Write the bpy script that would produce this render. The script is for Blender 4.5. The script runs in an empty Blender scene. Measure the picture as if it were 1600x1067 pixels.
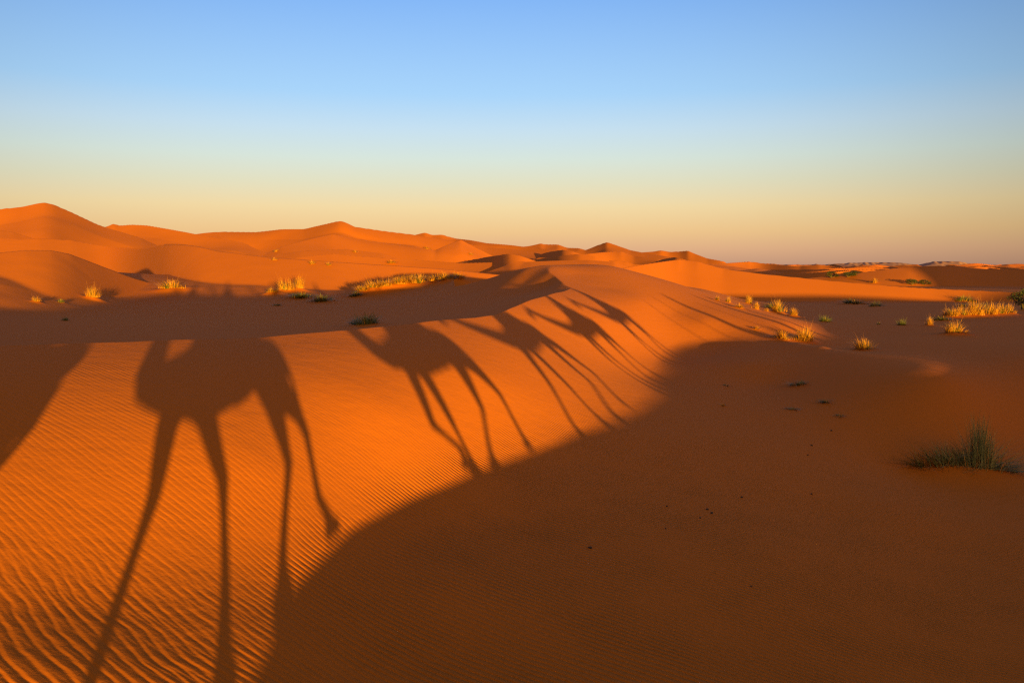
import bpy, math, random
import numpy as np

# ---------------------------------------------------------------- view geometry
F, CX, CY, HOR = 1280.0, 800.0, 533.5, 415.0       # focal length and centre of the 1600 px frame
ZC = 2.8                                            # eye height of a rider above the ridge
PITCH = math.atan((CY - HOR) / F)

def ray(px, py):
    """pixel -> (azimuth, tan(elevation))"""
    X = (np.asarray(px, float) - CX) / F
    Y = (CY - np.asarray(py, float)) / F
    c, s = math.cos(PITCH), math.sin(PITCH)
    fy = c + Y * s
    fz = -s + Y * c
    return np.arctan2(X, fy), fz / np.sqrt(X * X + fy * fy)

def P(px, py, d):
    a, t = ray(px, py)
    return d * np.sin(a), d * np.cos(a), ZC + d * t

SUN_PX = (357.0, 444.0)                             # the point opposite the sun
_a, _t = ray(*SUN_PX)
SAZ, SEL = float(_a), math.atan(-float(_t))
SD = np.array([math.sin(SAZ), math.cos(SAZ)])       # horizontal direction the light travels
SP = np.array([math.cos(SAZ), -math.sin(SAZ)])      # to the right of it
TE = math.tan(SEL)

def uv(x, y):
    return x * SP[0] + y * SP[1], x * SD[0] + y * SD[1]

def un_uv(u, v):
    return u * SP[0] + v * SD[0], u * SP[1] + v * SD[1]

# the caravan walks along this ridge
PATH_U = np.array([-40, -12, 0, 13, 20, 28, 45, 70.])
PATH_V = -0.3 * PATH_U
PATH_Z = np.array([.38, .10, 0, -.21, .18, .33, .44, .46])
def path_v(u): return np.interp(u, PATH_U, PATH_V)
def path_z(u): return np.interp(u, PATH_U, PATH_Z)

def edge_d(px, py):
    """distance at which the view ray meets the shadow sheet of the ridge"""
    a, t = ray(px, py)
    d = 10.0
    for _ in range(60):
        u, v = uv(d * math.sin(a), d * math.cos(a))
        zs = path_z(u) - (v - path_v(u)) * TE
        d = 0.5 * d + 0.5 * (zs - ZC) / t
    return float(d)

# ---------------------------------------------------------------- interpolation
def warp(x, y):
    r = np.hypot(x, y) + 1e-9
    g = 8.0 * np.log1p(r / 8.0)
    return x * g / r, y * g / r

class TPS:
    def __init__(self, pts, lam=1e-3):
        p = np.array(pts, float)
        wx, wy = warp(p[:, 0], p[:, 1])
        self.c = np.stack([wx, wy], 1)
        n = len(p)
        K = self.k(self.c) + np.diag(np.broadcast_to(np.asarray(lam, float), n))
        A = np.zeros((n + 3, n + 3))
        A[:n, :n] = K
        A[:n, n] = 1; A[:n, n + 1:] = self.c
        A[n:, :n] = A[:n, n:].T
        b = np.zeros(n + 3); b[:n] = p[:, 2]
        self.w = np.linalg.solve(A, b)
    def k(self, q):
        d2 = (q[:, None, 0] - self.c[None, :, 0]) ** 2 + (q[:, None, 1] - self.c[None, :, 1]) ** 2
        return 0.5 * d2 * np.log(d2 + 1e-12)
    def __call__(self, x, y):
        sh = np.shape(x)
        wx, wy = warp(np.ravel(x), np.ravel(y))
        out = np.empty(wx.size)
        for i in range(0, wx.size, 40000):
            q = np.stack([wx[i:i + 40000], wy[i:i + 40000]], 1)
            out[i:i + 40000] = self.k(q) @ self.w[:-3] + self.w[-3] + q @ self.w[-2:]
        return out.reshape(sh)

def sstep(a, b, x):
    t = np.clip((x - a) / (b - a), 0, 1)
    return t * t * (3 - 2 * t)

def smax(a, b, k):
    h = np.clip(0.5 + 0.5 * (a - b) / k, 0, 1)
    return b + (a - b) * h + k * h * (1 - h)

def smin(a, b, k):
    return -smax(-a, -b, k)

def _hash(ix, iy, seed):
    h = (ix.astype(np.int64) * 374761393 + iy.astype(np.int64) * 668265263 + seed * 1442695041) & 0xFFFFFFFF
    h = ((h ^ (h >> 13)) * 1274126177) & 0xFFFFFFFF
    return ((h ^ (h >> 16)) & 0xFFFFFF) / float(0xFFFFFF)

def noise(x, y, seed=0):
    ix, iy = np.floor(x), np.floor(y)
    fx, fy = x - ix, y - iy
    fx = fx * fx * fx * (fx * (fx * 6 - 15) + 10); fy = fy * fy * fy * (fy * (fy * 6 - 15) + 10)
    a, b = _hash(ix, iy, seed), _hash(ix + 1, iy, seed)
    c, d = _hash(ix, iy + 1, seed), _hash(ix + 1, iy + 1, seed)
    return (a + (b - a) * fx) * (1 - fy) + (c + (d - c) * fx) * fy - 0.5

# ---------------------------------------------------------------- the near dune and the ground round it
# sunlit slope, then the shaded ground: (pixel x, pixel y, distance)
slope = [
    (-350, 560, 11.5),
    (-120, 546, 13.2),
    (0, 1067, 5.70), (0, 940, 6.8), (0, 541, 13.6),
    (200, 1060, 5.75), (180, 940, 6.88), (200, 740, 9.0), (200, 535, 14.5),
    (400, 720, 9.8), (400, 527, 16.4),
    (600, 640, 12.8), (600, 513, 19.2),
    (740, 580, 16.6), (740, 498, 23.4),
    (800, 540, 20.9), (800, 487, 26.8), (850, 466, 32.5),
    (897, 449, 42.0), (897, 430, 49.0),
    (950, 500, 33.0), (950, 450, 45.0), (950, 424, 52), (950, 415, 57.0),
    (872, 414.5, 54.0), (849, 414, 52.5), (830, 420, 54.0), (780, 432, 57.0), (740, 441, 59.0), (700, 450, 62.0), (800, 450, 66), (740, 456, 68), (880, 425, 64),
    (1000, 470, 42.0), (1000, 427, 60.0), (1050, 441, 57.0), (1050, 490, 42.0),
    (1100, 460, 53.0), (1100, 500, 41.0), (1160, 483, 47.5), (1228, 503, 43.5), (1200, 516, 40.5),
]
edge = [(430, 1000), (460, 920), (550, 833), (650, 778), (740, 738), (830, 705), (905, 675), (965, 650),
        (1000, 620), (1015, 590), (1033, 563), (1056, 545), (1085, 538), (1120, 534), (1180, 537), (1220, 540)]
shade = [(560, 1060, -.42), (700, 900, -.44), (800, 1067, -.60), (900, 760, -.66), (1000, 640, -.62), (1000, 900, -.80), 
         (1200, 600, -1.15), (1200, 700, -1.22), (1300, 800, -1.5), (1500, 860, -1.78), (1420, 733, -1.86), (1600, 745, -1.98), (1700, 745, -2.0), (1200, 850, -1.08), (1200, 1067, -.90), (1400, 790, -1.62),
         (1500, 735, -1.92), (1600, 850, -1.80), (1600, 1067, -1.40), (1600, 680, -1.74), (1800, 900, -1.9), (1800, 650, -1.6)]
soft = [(1035, 612, -.10), (1065, 578, -.10), (1100, 562, -.12), (1170, 560, -.14), (1110, 600, -.26), (975, 668, -.08), (1355, 557, .05), (1410, 569, .02), (1470, 583, -.05)]
valley = [(1250, 498, 0), (1300, 520, 0), (1300, 497, 0), (1300, 480, 108), (1300, 468, 140), (1400, 535, 0), (1400, 510, 0), (1400, 480, 105), (1400, 465, 140),
          (1500, 560, 0), (1500, 520, 0), (1500, 492, 0), (1500, 465, 135), (1600, 560, 0), (1600, 510, 0), (1600, 480, 100), (1180, 478, 85), (1150, 465, 110),
          (1100, 452, 100), (1800, 560, 0), (1800, 500, 0), (1480, 532, 0), (1530, 530, 0), (1565, 522, 0), (1600, 532, 0)]
valley = [(px, py, d or 1.07 * edge_d(px, py)) for px, py, d in valley]
pts1 = [P(*q) for q in slope]
for q in edge:
    pts1.append(P(*q, edge_d(*q)))
for px, py, z in shade:
    a, t = ray(px, py); d = (z - ZC) / t
    pts1.append((d * math.sin(a), d * math.cos(a), z))
for px, py, dz in soft:
    x_, y_, z_ = P(px, py, edge_d(px, py)); pts1.append((x_, y_, z_ + dz))
pts1 += [P(*q) for q in valley]
for u, v, z in zip(PATH_U, PATH_V, PATH_Z):         # the ridge behind the viewer
    pts1.append((*un_uv(u, v), z))
for u in (-25, -12, -4, 0, 4, 8, 13, 18, 24, 32, 45):
    v = path_v(u); z = path_z(u)
    if u != 0 and u > -12: pts1.append((*un_uv(u, v), z))
    pts1.append((*un_uv(u, v - 6), z - 0.9)); pts1.append((*un_uv(u, v - 18), z - 2.6))
    if u > 3: pts1.append((*un_uv(u, v + 2.2), z - 0.28))
    if u > 8: pts1.append((*un_uv(u, v + 6), z - 0.62))
pts1 += [(*un_uv(2.0, 2.2), -.2), (*un_uv(0.8, 4.2), -.27), (*un_uv(-1.5, 3.6), -.16)]
pts1 += [(*un_uv(60, 22), -1.6), (*un_uv(90, -120), -3), (*un_uv(-60, -120), -3)]
lam = [6e-2] * len(pts1)
for px, py in [(1250, 538), (1285, 544), (1318, 551)]:    # low spur that just catches the light
    for dy, dz in ((-9, -.10), (0, float(np.interp(px, [1285, 1318], [.10, .06]))), (12, -.05 if px < 1380 else -.16)):
        a, t = ray(px, py + dy); d = edge_d(px, py) * (1 + (.035 if dy < 0 else (-.07 if dy > 0 else 0)))
        d0 = edge_d(px, py); a0, t0 = ray(px, py)
        pts1.append((d * math.sin(a), d * math.cos(a), ZC + d0 * t0 + dz)); lam.append(1.5e-2)
S1 = TPS(pts1, lam)

CREST = np.array([(-500, 552, 10.5), (-350, 549, 11.6), (-120, 543, 13.0), (0, 540, 13.9), (200, 534, 14.8), (400, 526, 16.5), (550, 516, 18.6), (640, 508, 20.4), (740, 497.5, 23.6),
                  (772, 493, 25.2), (790, 487.5, 26.8), (805, 481.5, 28.4), (830, 472, 31.5), (853, 466, 34), (880, 457, 38.2), (893, 450, 41.2), (898, 446, 42.5)], float)
_ca, _ct = ray(CREST[:, 0], CREST[:, 1])
CREST_A, CREST_D = _ca, CREST[:, 2]
CREST_Z = ZC + CREST_D * _ct
A700, A660, A897 = float(ray(712, 450)[0]), float(ray(672, 450)[0]), float(ray(897, 440)[0])
# hollow behind the crest and the open valley on the left
bowl = [(-300, 520, 30), (-300, 480, 46), (-300, 455, 54), (0, 530, 30), (0, 500, 42), (0, 477, 53), (0, 465, 55.5), (0, 455, 58), (0, 444, 60.5),
        (100, 515, 36), (100, 478, 57), (100, 466, 62), (100, 455, 65.5), (100, 446, 68.5), (200, 500, 46), (200, 472, 70), (200, 461, 78), (200, 452, 82),
        (300, 500, 47), (300, 475, 64), (300, 459, 77), (300, 449, 82), (400, 500, 46), (400, 478, 61), (400, 459, 76), (400, 450, 80),
        (500, 495, 47), (500, 478, 59), (500, 466, 69), (500, 455, 79), (560, 460, 74), (600, 492, 46), (600, 466, 66), (600, 451, 76), (600, 456, 98),
        (700, 475, 47), (700, 462, 56), (700, 451, 62), (660, 466, 57), (640, 446, 78), (680, 441, 79), (712, 437, 80), (640, 452, 98), (680, 447, 98), (715, 441, 100),
        (760, 480, 40), (760, 464, 47), (760, 450, 53), (760, 437, 57.5),
        (820, 464, 40), (820, 452, 46), (820, 440, 48.8), (820, 424, 51.4), (860, 453, 42), (860, 446, 44.5), (860, 437, 46.1), (860, 425, 48.0), (855, 414, 52.5),
        (885, 448.5, 41.5), (885, 440, 43.4), (885, 430, 45.4), (897, 443, 42.6), (897, 437, 45.0)]
VB = TPS([P(*q) for q in bowl] + [P(770, 415, 64), P(800, 400, 64), P(850, 390, 60), P(885, 412, 54)], 1e-3)

class Ridge:
    """a dune crest seen at given pixels and distances, with a face towards the viewer and a lee behind"""
    def __init__(self, pts, sf, sb, out=0.5, conc=0.0, soft=2.0):
        p = np.array(pts, float)
        a, t = ray(p[:, 0], p[:, 1])
        z = ZC + p[:, 2] * t
        n = 4000
        g = np.linspace(-1.1, 1.1, n); st = g[1] - g[0]
        d_ = np.interp(g, a, p[:, 2]); z_ = np.interp(g, a, z)
        over = (np.maximum(a[0] - g, 0) + np.maximum(g - a[-1], 0)) * d_
        z_ = z_ - out * over
        def sm(f, px):
            s_ = px / F / st
            k = np.exp(-0.5 * (np.arange(-int(3 * s_) - 1, int(3 * s_) + 2) / s_) ** 2); k /= k.sum()
            m = len(k) // 2
            return np.convolve(np.pad(f, m, 'edge'), k, 'valid')
        self.g, self.d, self.z = g, sm(d_, 14.0), sm(z_, soft)
        self.zf = sm(z_, soft * 4)
        self.sf, self.sb, self.conc = sf, sb, conc
        pad = 0.25 + 12 / p[:, 2].min() if out < 1 else 0.10
        self.lo, self.hi = a[0] - pad, a[-1] + pad
        self.dmin, self.dmax = p[:, 2].min(), p[:, 2].max()
    def __call__(self, A, R):
        d = np.interp(A, self.g, self.d)
        x = (d - R)
        f = np.clip(x / (0.06 * d), 0, 1)             # the face is smoother than the crest line
        z = np.interp(A, self.g, self.z) * (1 - f) + np.interp(A, self.g, self.zf) * f
        front = self.sf * np.maximum(x, 0)
        if self.conc: front = front / (1 + np.maximum(x, 0) / (self.conc * d))
        w = 0.0002 * d
        return z + w - np.sqrt(front ** 2 + w * w) - self.sb * np.maximum(-x, 0)

RIDGES = [
    # right-hand lit dune beyond the valley
    Ridge([(960, 421, 150), (1000, 414, 160), (1060, 405.5, 180), (1090, 409, 180), (1130, 420, 178), (1200, 429, 178), (1300, 439, 180), (1400, 447.5, 182), (1460, 451, 185), (1700, 462, 190)], .24, .30, .3),
    # dark dune on the far right
    Ridge([(1240, 437, 330), (1330, 428, 330), (1385, 421, 335), (1420, 417, 340), (1470, 415.5, 345), (1520, 419.5, 350), (1570, 421.5, 350), (1600, 421, 350), (1750, 415, 350)], .24, .2, .3),
    # left: near swell with the grey flank
    Ridge([(-300, 425, 64), (0, 395, 72), (40, 391, 73), (80, 391, 74), (110, 397, 76), (150, 412, 79), (200, 431, 84), (245, 445, 90), (262, 450, 92)], .24, .20, .4),
    Ridge([(-200, 385, 260), (0, 377, 250), (60, 372, 250), (110, 375, 250), (170, 386, 245), (215, 388, 190), (250, 379.5, 128), (300, 383, 106), (340, 392, 99), (420, 402, 94), (520, 409, 93), (620, 415, 101), (700, 421, 108), (800, 431, 112)], .24, .16, .4),
    Ridge([(430, 408, 260), (470, 401, 270), (520, 396, 280), (560, 400, 285), (640, 405, 290), (720, 411, 280), (790, 409, 270), (830, 413, 260), (860, 418, 240)], .24, .30, .4),
    Ridge([(-200, 366, 420), (0, 360, 400), (20, 363, 395), (50, 372, 380), (62, 376, 370)], .24, .35, .5),
    Ridge([(440, 385, 390), (470, 377, 400), (520, 366, 430), (560, 374, 440), (640, 386, 430), (680, 391, 420), (720, 375, 470)], .24, .2, .5),
    # skyline
    Ridge([(-300, 360, 620), (-100, 335, 600), (0, 326, 560), (35, 323, 560), (58, 318, 560), (70, 316.5, 560), (82, 319, 560), (110, 331, 555), (150, 350, 545), (166, 356, 540), (220, 372, 520)], .24, .4, .5),
    Ridge([(150, 362, 720), (165, 354.5, 720), (178, 349.5, 720), (186, 353, 720), (205, 350.5, 700), (230, 352, 690), (270, 359, 670), (313, 367, 640), (380, 379, 600)], .24, .35, .5),
    Ridge([(290, 368, 900), (320, 364, 900), (345, 362.3, 900), (400, 363, 880), (440, 358.5, 860), (475, 357.5, 820), (510, 349.5, 790), (530, 345, 780), (540, 347, 780), (555, 354.5, 780), (600, 361, 790), (640, 366, 800), (700, 376, 800), (760, 386, 780), (860, 396, 720)], .24, .4, .5),
    Ridge([(640, 369, 1000), (652, 366, 1000), (664, 363, 1000), (675, 367, 1000), (690, 366.5, 1000), (712, 373, 1000), (735, 375, 950), (760, 380, 930), (800, 383, 900), (840, 388, 860), (900, 396, 800), (950, 402, 760)], .24, .4, .5),
    Ridge([(810, 386, 1300), (828, 384, 1300), (845, 380.5, 1300), (852, 382, 1300), (872, 382, 1280), (886, 387, 1250), (905, 388, 1250), (920, 392, 1200)], .24, .4, .5),
    Ridge([(880, 396, 880), (915, 390.5, 882), (932, 384, 884), (948, 378.3, 880), (960, 382, 865), (985, 391, 840), (1010, 396, 820), (1050, 402, 790)], .24, .35, .5),
    Ridge([(980, 396, 1000), (1020, 393, 1000), (1032, 391, 1000), (1045, 393.5, 1005), (1062, 393, 1000), (1075, 391.5, 990), (1085, 396, 975), (1105, 403.5, 950), (1130, 408, 930)], .24, .35, .5),
    Ridge([(840, 403, 520), (870, 402.5, 520), (905, 398, 540), (940, 394, 560), (970, 393, 580), (990, 400, 560), (1030, 405, 540)], .24, .35, .5),
    Ridge([(1080, 412, 600), (1120, 412.5, 600), (1170, 408.5, 640), (1190, 411, 640), (1250, 416.5, 600), (1280, 413, 600), (1300, 415.5, 600), (1340, 420, 560)], .24, .3, .4),
]
RIDGES.append(Ridge([(1535, 419, 900), (1556, 416, 900), (1568, 413.8, 900), (1576, 412.8, 900), (1586, 415, 900), (1604, 418, 900)], .2, .4, .4))
RIDGES.append(Ridge([(1500, 419, 700), (1515, 416.5, 700), (1526, 415.5, 700), (1540, 418.5, 700)], .2, .4, .4))
# crests that turn a shaded flank to the viewer
for c, sf in (([(712, 410, 320), (735, 406, 305), (765, 400.5, 285), (795, 396, 262), (815, 400, 262)], .26), ([(838, 405, 330), (848, 403, 316), (868, 400.5, 296), (905, 396.5, 290), (930, 400, 290)], .26),
              ([(800, 411, 255), (830, 408.5, 255), (870, 407, 255), (920, 406, 255), (960, 409, 255)], .2),
              ([(850, 396, 720), (860, 393.5, 700), (880, 390, 655), (895, 393, 655)], .28), ([(1036, 405, 330), (1046, 403, 322), (1056, 401.5, 312), (1068, 405, 310)], .28),
              ([(0, 372, 330), (30, 374, 318), (48, 377, 306), (60, 381, 300)], .22), ([(560, 384, 520), (600, 379, 500), (650, 384, 480)], .2), ([(430, 398, 330), (470, 392, 320), (540, 389, 330), (600, 396, 330)], .2)):
    RIDGES.append(Ridge(c, sf, .4, .35))
# low broken dunes out on the plain
_r = random.Random(21)
for k in range(95):
    d = 420 * (4.5 ** _r.random())
    px = _r.uniform(1090, 1640) if k < 70 else _r.uniform(560, 1120)
    hh = _r.uniform(1.0, 3.4) * (1 + d / 1300)
    zt = -3.5 + 0.0028 * min(d, 1800) + hh - (0 if k < 70 else -0.012 * d)
    yt = HOR - (zt - ZC) / d * F
    if k < 70: yt = max(yt, 409.5 + _r.random() * 3)
    else: yt = max(yt, np.interp(px, [560, 700, 800, 900, 1000, 1120], [372, 384, 392, 397, 400, 410]) + _r.random() * 8)
    wd = _r.uniform(18, 60) * (700 / d) ** 0.35
    sk = _r.uniform(-.12, .12) * d * 0.5
    bow = _r.uniform(0.01, 0.05) * d
    RIDGES.append(Ridge([(px - wd, yt + 5.5, d - sk - bow), (px - wd * .45, yt + 1.8, d - sk * .4), (px - wd * .1, yt + .2, d), (px, yt, d), (px + wd * .2, yt + .6, d + sk * .2), (px + wd * .6, yt + 2.6, d + sk * .6), (px + wd, yt + 6, d + sk - bow)],
                        _r.uniform(.14, .26), .42, .12))
FAR_FLOOR = [(0, -3.5), (150, -4.0), (400, -4.5), (900, -3.0), (2000, 0.0), (4500, 1.5)]

def bare_height(x, y):
    R = np.hypot(x, y); A = np.arctan2(x, y)
    s1 = S1(np.clip(x, -400, 400), np.clip(y, -400, 400))
    fr = np.abs(A) < 1.35
    dc = np.interp(A, CREST_A, CREST_D); zc = np.interp(A, CREST_A, CREST_Z)
    # beyond the crest on the left the near surface gives way to the open valley
    left = 1 - sstep(A660, A700, A)
    s1 = s1 + left * fr * 60 * sstep(3, 30, R - dc)
    lee = zc + 0.50 * (dc - R)
    vb = VB(np.clip(x, -400, 400), np.clip(y, -400, 400))
    bowl_ = smax(lee, vb, 0.25)
    cut = np.where((A < A897) & fr, smin(s1, bowl_, 0.03), s1)
    z = cut
    # far field
    floor = np.interp(R, [q[0] for q in FAR_FLOOR], [q[1] for q in FAR_FLOOR])
    nearw = sstep(105, 175, R)
    z = z * (1 - nearw) + np.minimum(z, floor) * nearw
    z = np.where(R > 170, floor, z)
    # rolling dunes far away
    far = sstep(250, 900, R)
    n1 = noise(x / 210 + 3.1, y / 150, 5); n2 = noise(x / 90, y / 60 + 7, 6)
    z = z + far * (9 * (0.32 - np.abs(n1)) + 3.5 * (0.3 - np.abs(n2)) - 3)
    und = 0.25 * noise(x / 26, y / 26, 1) + 0.9 * noise(x / 75, y / 75, 2)
    und = und + sstep(150, 400, R) * (5.0 * noise(x / 120 + y / 300, y / 95 - x / 260, 31) + 2.2 * noise(x / 46 + y / 120, y / 40, 32))
    for rg in RIDGES:
        m = (A > rg.lo) & (A < rg.hi) & (R > max(40, rg.dmin * 0.55)) & (R < rg.dmax * 1.7)
        if not m.any(): continue
        Am, Rm = A[m], R[m]
        wob = sstep(60, 110, Rm) * und[m] * np.minimum(1, Rm / 200) * np.minimum(1, np.abs(np.interp(Am, rg.g, rg.d) - Rm) / 40 + 0.05)
        z[m] = smax(z[m], rg(Am, Rm) + wob, 0.0016 * Rm + 0.02)
    u, v = uv(x, y)
    z = z + 22 * np.exp(-((u - 264) / 36) ** 2 - ((v + 90) / 40) ** 2)
    z = z + 7.5 * np.exp(-((u - 152) / 30) ** 2 - ((v + 115) / 45) ** 2)   # tall dune behind the viewer's right shoulder
    # gentle unevenness close by
    z = z + 0.018 * noise(x / 1.7, y / 1.7, 11) * sstep(2, 6, R) * (1 - .85 * sstep(22, 28, R) * sstep(.08, .22, A)) + 0.03 * noise(x / 5.5, y / 5.5, 12) * sstep(3, 10, R) * (1 - sstep(20, 26, R) * sstep(.08, .22, A)) * (1 - sstep(60, 200, R))
    return z

MOUNDS = []                                         # small hummocks of sand held by the grass: (x, y, height, radius)
def height(x, y):
    z = bare_height(x, y)
    for mx, my, mh, mr in MOUNDS:
        m = (np.abs(x - mx) < 3 * mr) & (np.abs(y - my) < 3 * mr)
        if m.any():
            z[m] += mh * np.exp(-((x[m] - mx) ** 2 + (y[m] - my) ** 2) / (mr * mr))
    return z

def spot(px, py, dmax=1500):
    """where the view ray through a pixel meets the sand"""
    a, t = ray(px, py)
    d = np.geomspace(3, dmax, 2500)
    f = ZC + d * t - bare_height(d * math.sin(a), d * math.cos(a))
    i = int(np.argmax(f < 0))
    if f[i] >= 0: return None
    w = f[i - 1] / (f[i - 1] - f[i]) if i else 0
    dd = d[i - 1] + (d[i] - d[i - 1]) * w
    return dd * math.sin(a), dd * math.cos(a), dd

# ---------------------------------------------------------------- grass: (pixel x, pixel y of the base, width px, height px, kind, mound m, label, group)
G_NOSE = 'grass tufts along the sunlit spur'
G_RIGHT = 'grass tufts in the shaded hollow on the right'
G_ROW = 'golden clumps in the row behind the dune crest'
G_BANK = 'golden clumps on the sandbank at the right'
G_LEFT = 'grass tufts in the valley behind the near dune'
G_FAR = 'pale tufts dotted on the far orange dunes'
G_SPRIG = 'sparse sprigs on the shaded sand'
ORD = ['first', 'second', 'third', 'fourth', 'fifth', 'sixth', 'seventh', 'eighth', 'ninth', 'tenth']
TUFTS = [
    (1500, 735, 190, 62, 'big', .45, 'large dark green grass tuft with sprawling blades on its own sand mound', None),
    (1256, 533, 46, 26, 'straw', .12, 'tallest sunlit straw tuft on the spur, spiky blades fanning out', G_NOSE),
    (1222, 531, 34, 16, 'low', .16, 'low sprawling straw tuft joined to the left of the tallest spiky one', G_NOSE),
    (1350, 547, 40, 20, 'straw', .08, 'lone golden tuft on the thin sunlit streak of the spur', G_NOSE),
    (1491, 523, 34, 20, 'straw', .2, 'round golden tuft alone below the golden bank', G_BANK),
    (1470, 501, 34, 7, 'greenlow', .05, 'dark low grass skirt at the left foot of the golden bank', G_RIGHT),
    (1507, 470, 30, 10, 'green', .05, 'dark green tuft above the golden bank, in full shade', G_RIGHT),
    (1503, 479, 18, 6, 'greenlow', .0, 'little dark tuft between the golden bank and the darker tuft above', G_RIGHT),
    (1290, 503, 22, 12, 'green', .03, 'dark green bristly tuft between the spur tufts and the lit dune foot', G_RIGHT),
    (1368, 479, 24, 9, 'green', .05, 'dark green cushion just below the lit dune edge', G_RIGHT),
    (1336, 476, 44, 9, 'greenlow', .22, 'brown hummock of sand topped by thin dark blades', G_RIGHT),
    (1408, 508, 16, 12, 'green', .0, 'slim green tuft in the middle of the shaded hollow', G_RIGHT),
    (1452, 509, 12, 14, 'straw', .12, 'tiny lit sprig between the slim green tuft and the round golden one', G_RIGHT),
    (1373, 507, 8, 5, 'greenlow', .0, 'smallest dark speck of grass left of the slim green tuft', G_RIGHT),
    (1121, 470, 10, 8, 'straw', .1, 'uppermost small straw tuft on the spur edge, nearest the lit dune', G_NOSE),
    (1138, 473, 11, 10, 'straw', .1, 'second small straw tuft down the spur edge', G_NOSE),
    (1156, 482, 24, 7, 'low', .1, 'flat golden patch of grass on the lit side of the spur edge', G_NOSE),
    (1170, 475, 14, 16, 'straw', .15, 'upright pointed straw tuft standing just off the spur edge', G_NOSE),
    (1181, 484, 14, 13, 'straw', .1, 'narrow straw tuft below the upright pointed one', G_NOSE),
    (1198, 487, 10, 5, 'low', .1, 'smallest lit tuft on the spur edge, beside the bushy pair', G_NOSE),
    (1203, 482, 20, 11, 'green', .05, 'green tuft behind the bushy golden one on the spur edge', G_NOSE),
    (1216, 490, 28, 21, 'straw', .25, 'bushy golden and green tuft, biggest of those on the spur edge', G_NOSE),
    (1240, 495, 18, 13, 'straw', .2, 'rounded golden tuft at the lower end of the spur edge', G_NOSE),
    (1182, 514, 16, 6, 'low', .04, 'faint orange tuft alone on the streaked sand of the spur', G_NOSE),
    (1366, 442, 12, 8, 'straw', .1, 'small lit tuft on the rim of the smooth lit dune', None),
    (1135, 603, 14, 5, 'greenlow', .0, 'sprig nearest the curved end of the dark shadow edge', G_SPRIG),
    (1130, 634, 12, 6, 'straw', .02, 'pale dry sprig with a tiny sand ridge below it', G_SPRIG),
    (1250, 601, 34, 8, 'greenlow', .02, 'broadest faint green sprig patch on the shaded sand', G_SPRIG),
    (1292, 628, 26, 6, 'greenlow', .02, 'flat green sprig lower right of the broadest sprig patch', G_SPRIG),
    (1238, 640, 22, 5, 'greenlow', .02, 'thin brownish sprig below the broadest sprig patch', G_SPRIG),
    (1312, 650, 18, 5, 'greenlow', .0, 'lowest sprig of the shaded sand, above the large tuft', G_SPRIG),
    (573, 509, 58, 22, 'green', .15, 'dark green bush of grass half hidden by the near dune crest', G_LEFT),
    (446, 456, 34, 20, 'straw', .3, 'taller left clump of the golden pair in the valley', G_LEFT),
    (467, 455, 22, 22, 'straw', .3, 'slender right clump of the golden pair in the valley', G_LEFT),
    (425, 460, 26, 8, 'low', .25, 'low golden fringe left of the golden pair', G_LEFT),
    (472, 466, 60, 9, 'greenlow', .1, 'broad green mat below the golden pair', G_LEFT),
    (505, 472, 46, 12, 'greenlow', .1, 'sprawling green mat right of the golden pair', G_LEFT),
    (432, 478, 18, 5, 'greenlow', .03, 'small brown mound tuft below the golden pair', G_LEFT),
    (556, 464, 34, 8, 'greenlow', .1, 'green skirt at the left end of the long golden row', G_LEFT),
    (268, 454, 46, 14, 'straw', .3, 'wide golden tuft whose dark shadow curls up beside it', G_LEFT),
    (145, 468, 22, 18, 'straw', .25, 'bright upright golden tuft at the edge of the lit sand on the left', G_LEFT),
    (56, 472, 14, 8, 'straw', .1, 'small golden tuft near the left picture edge', G_LEFT),
    (95, 473, 14, 6, 'greenlow', .05, 'small green tuft between the two golden ones on the left', G_LEFT),
    (103, 501, 14, 8, 'green', .0, 'lone dark green tuft in the deep shade on the left', G_LEFT),
    (431, 393, 12, 5, 'low', .0, 'upper pale tuft of the left pair', G_FAR),
    (428, 406, 14, 5, 'low', .0, 'lower pale tuft of the left pair', G_FAR),
    (487, 412, 16, 6, 'low', .0, 'pale tuft on the orange slope above the golden pair', G_FAR),
    (512, 414, 16, 6, 'low', .0, 'pale tuft just right of the one above the golden pair', G_FAR),
    (555, 394, 12, 4, 'low', .0, 'pale speck below the pointed dune summit', G_FAR),
    (611, 411, 22, 5, 'low', .0, 'wide pale tuft above the long golden row', G_FAR),
    (668, 389, 16, 5, 'low', .0, 'highest pale tuft, by the dark crease in the dunes', G_FAR),
    (735, 398, 14, 4, 'low', .0, 'pale tuft beside the dark lee patch', G_FAR),
]
for k, (px, py, w, h) in enumerate([(566, 461, 26, 10), (584, 458, 28, 14), (602, 455, 26, 12), (624, 451, 28, 14), (642, 448, 26, 15), (658, 447, 28, 16), (680, 444, 24, 13), (698, 441, 26, 14), (716, 437, 22, 10)]):
    TUFTS.append((px, py, w * 1.45, h, 'straw', .30, ('leftmost' if k == 0 else ORD[k] + ' from the left') + ' clump in the long golden row behind the dune crest', G_ROW))
for k, (px, py, w, h) in enumerate([(1486, 497, 22, 13), (1503, 496, 18, 17), (1522, 495, 26, 22), (1543, 494, 24, 20), (1560, 493, 22, 17), (1577, 492, 14, 13)]):
    TUFTS.append((px, py, w * 1.3, h, 'straw', .26, ('leftmost' if k == 0 else ORD[k] + ' from the left') + ' of the golden clumps crowning the right sandbank', G_BANK))
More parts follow.
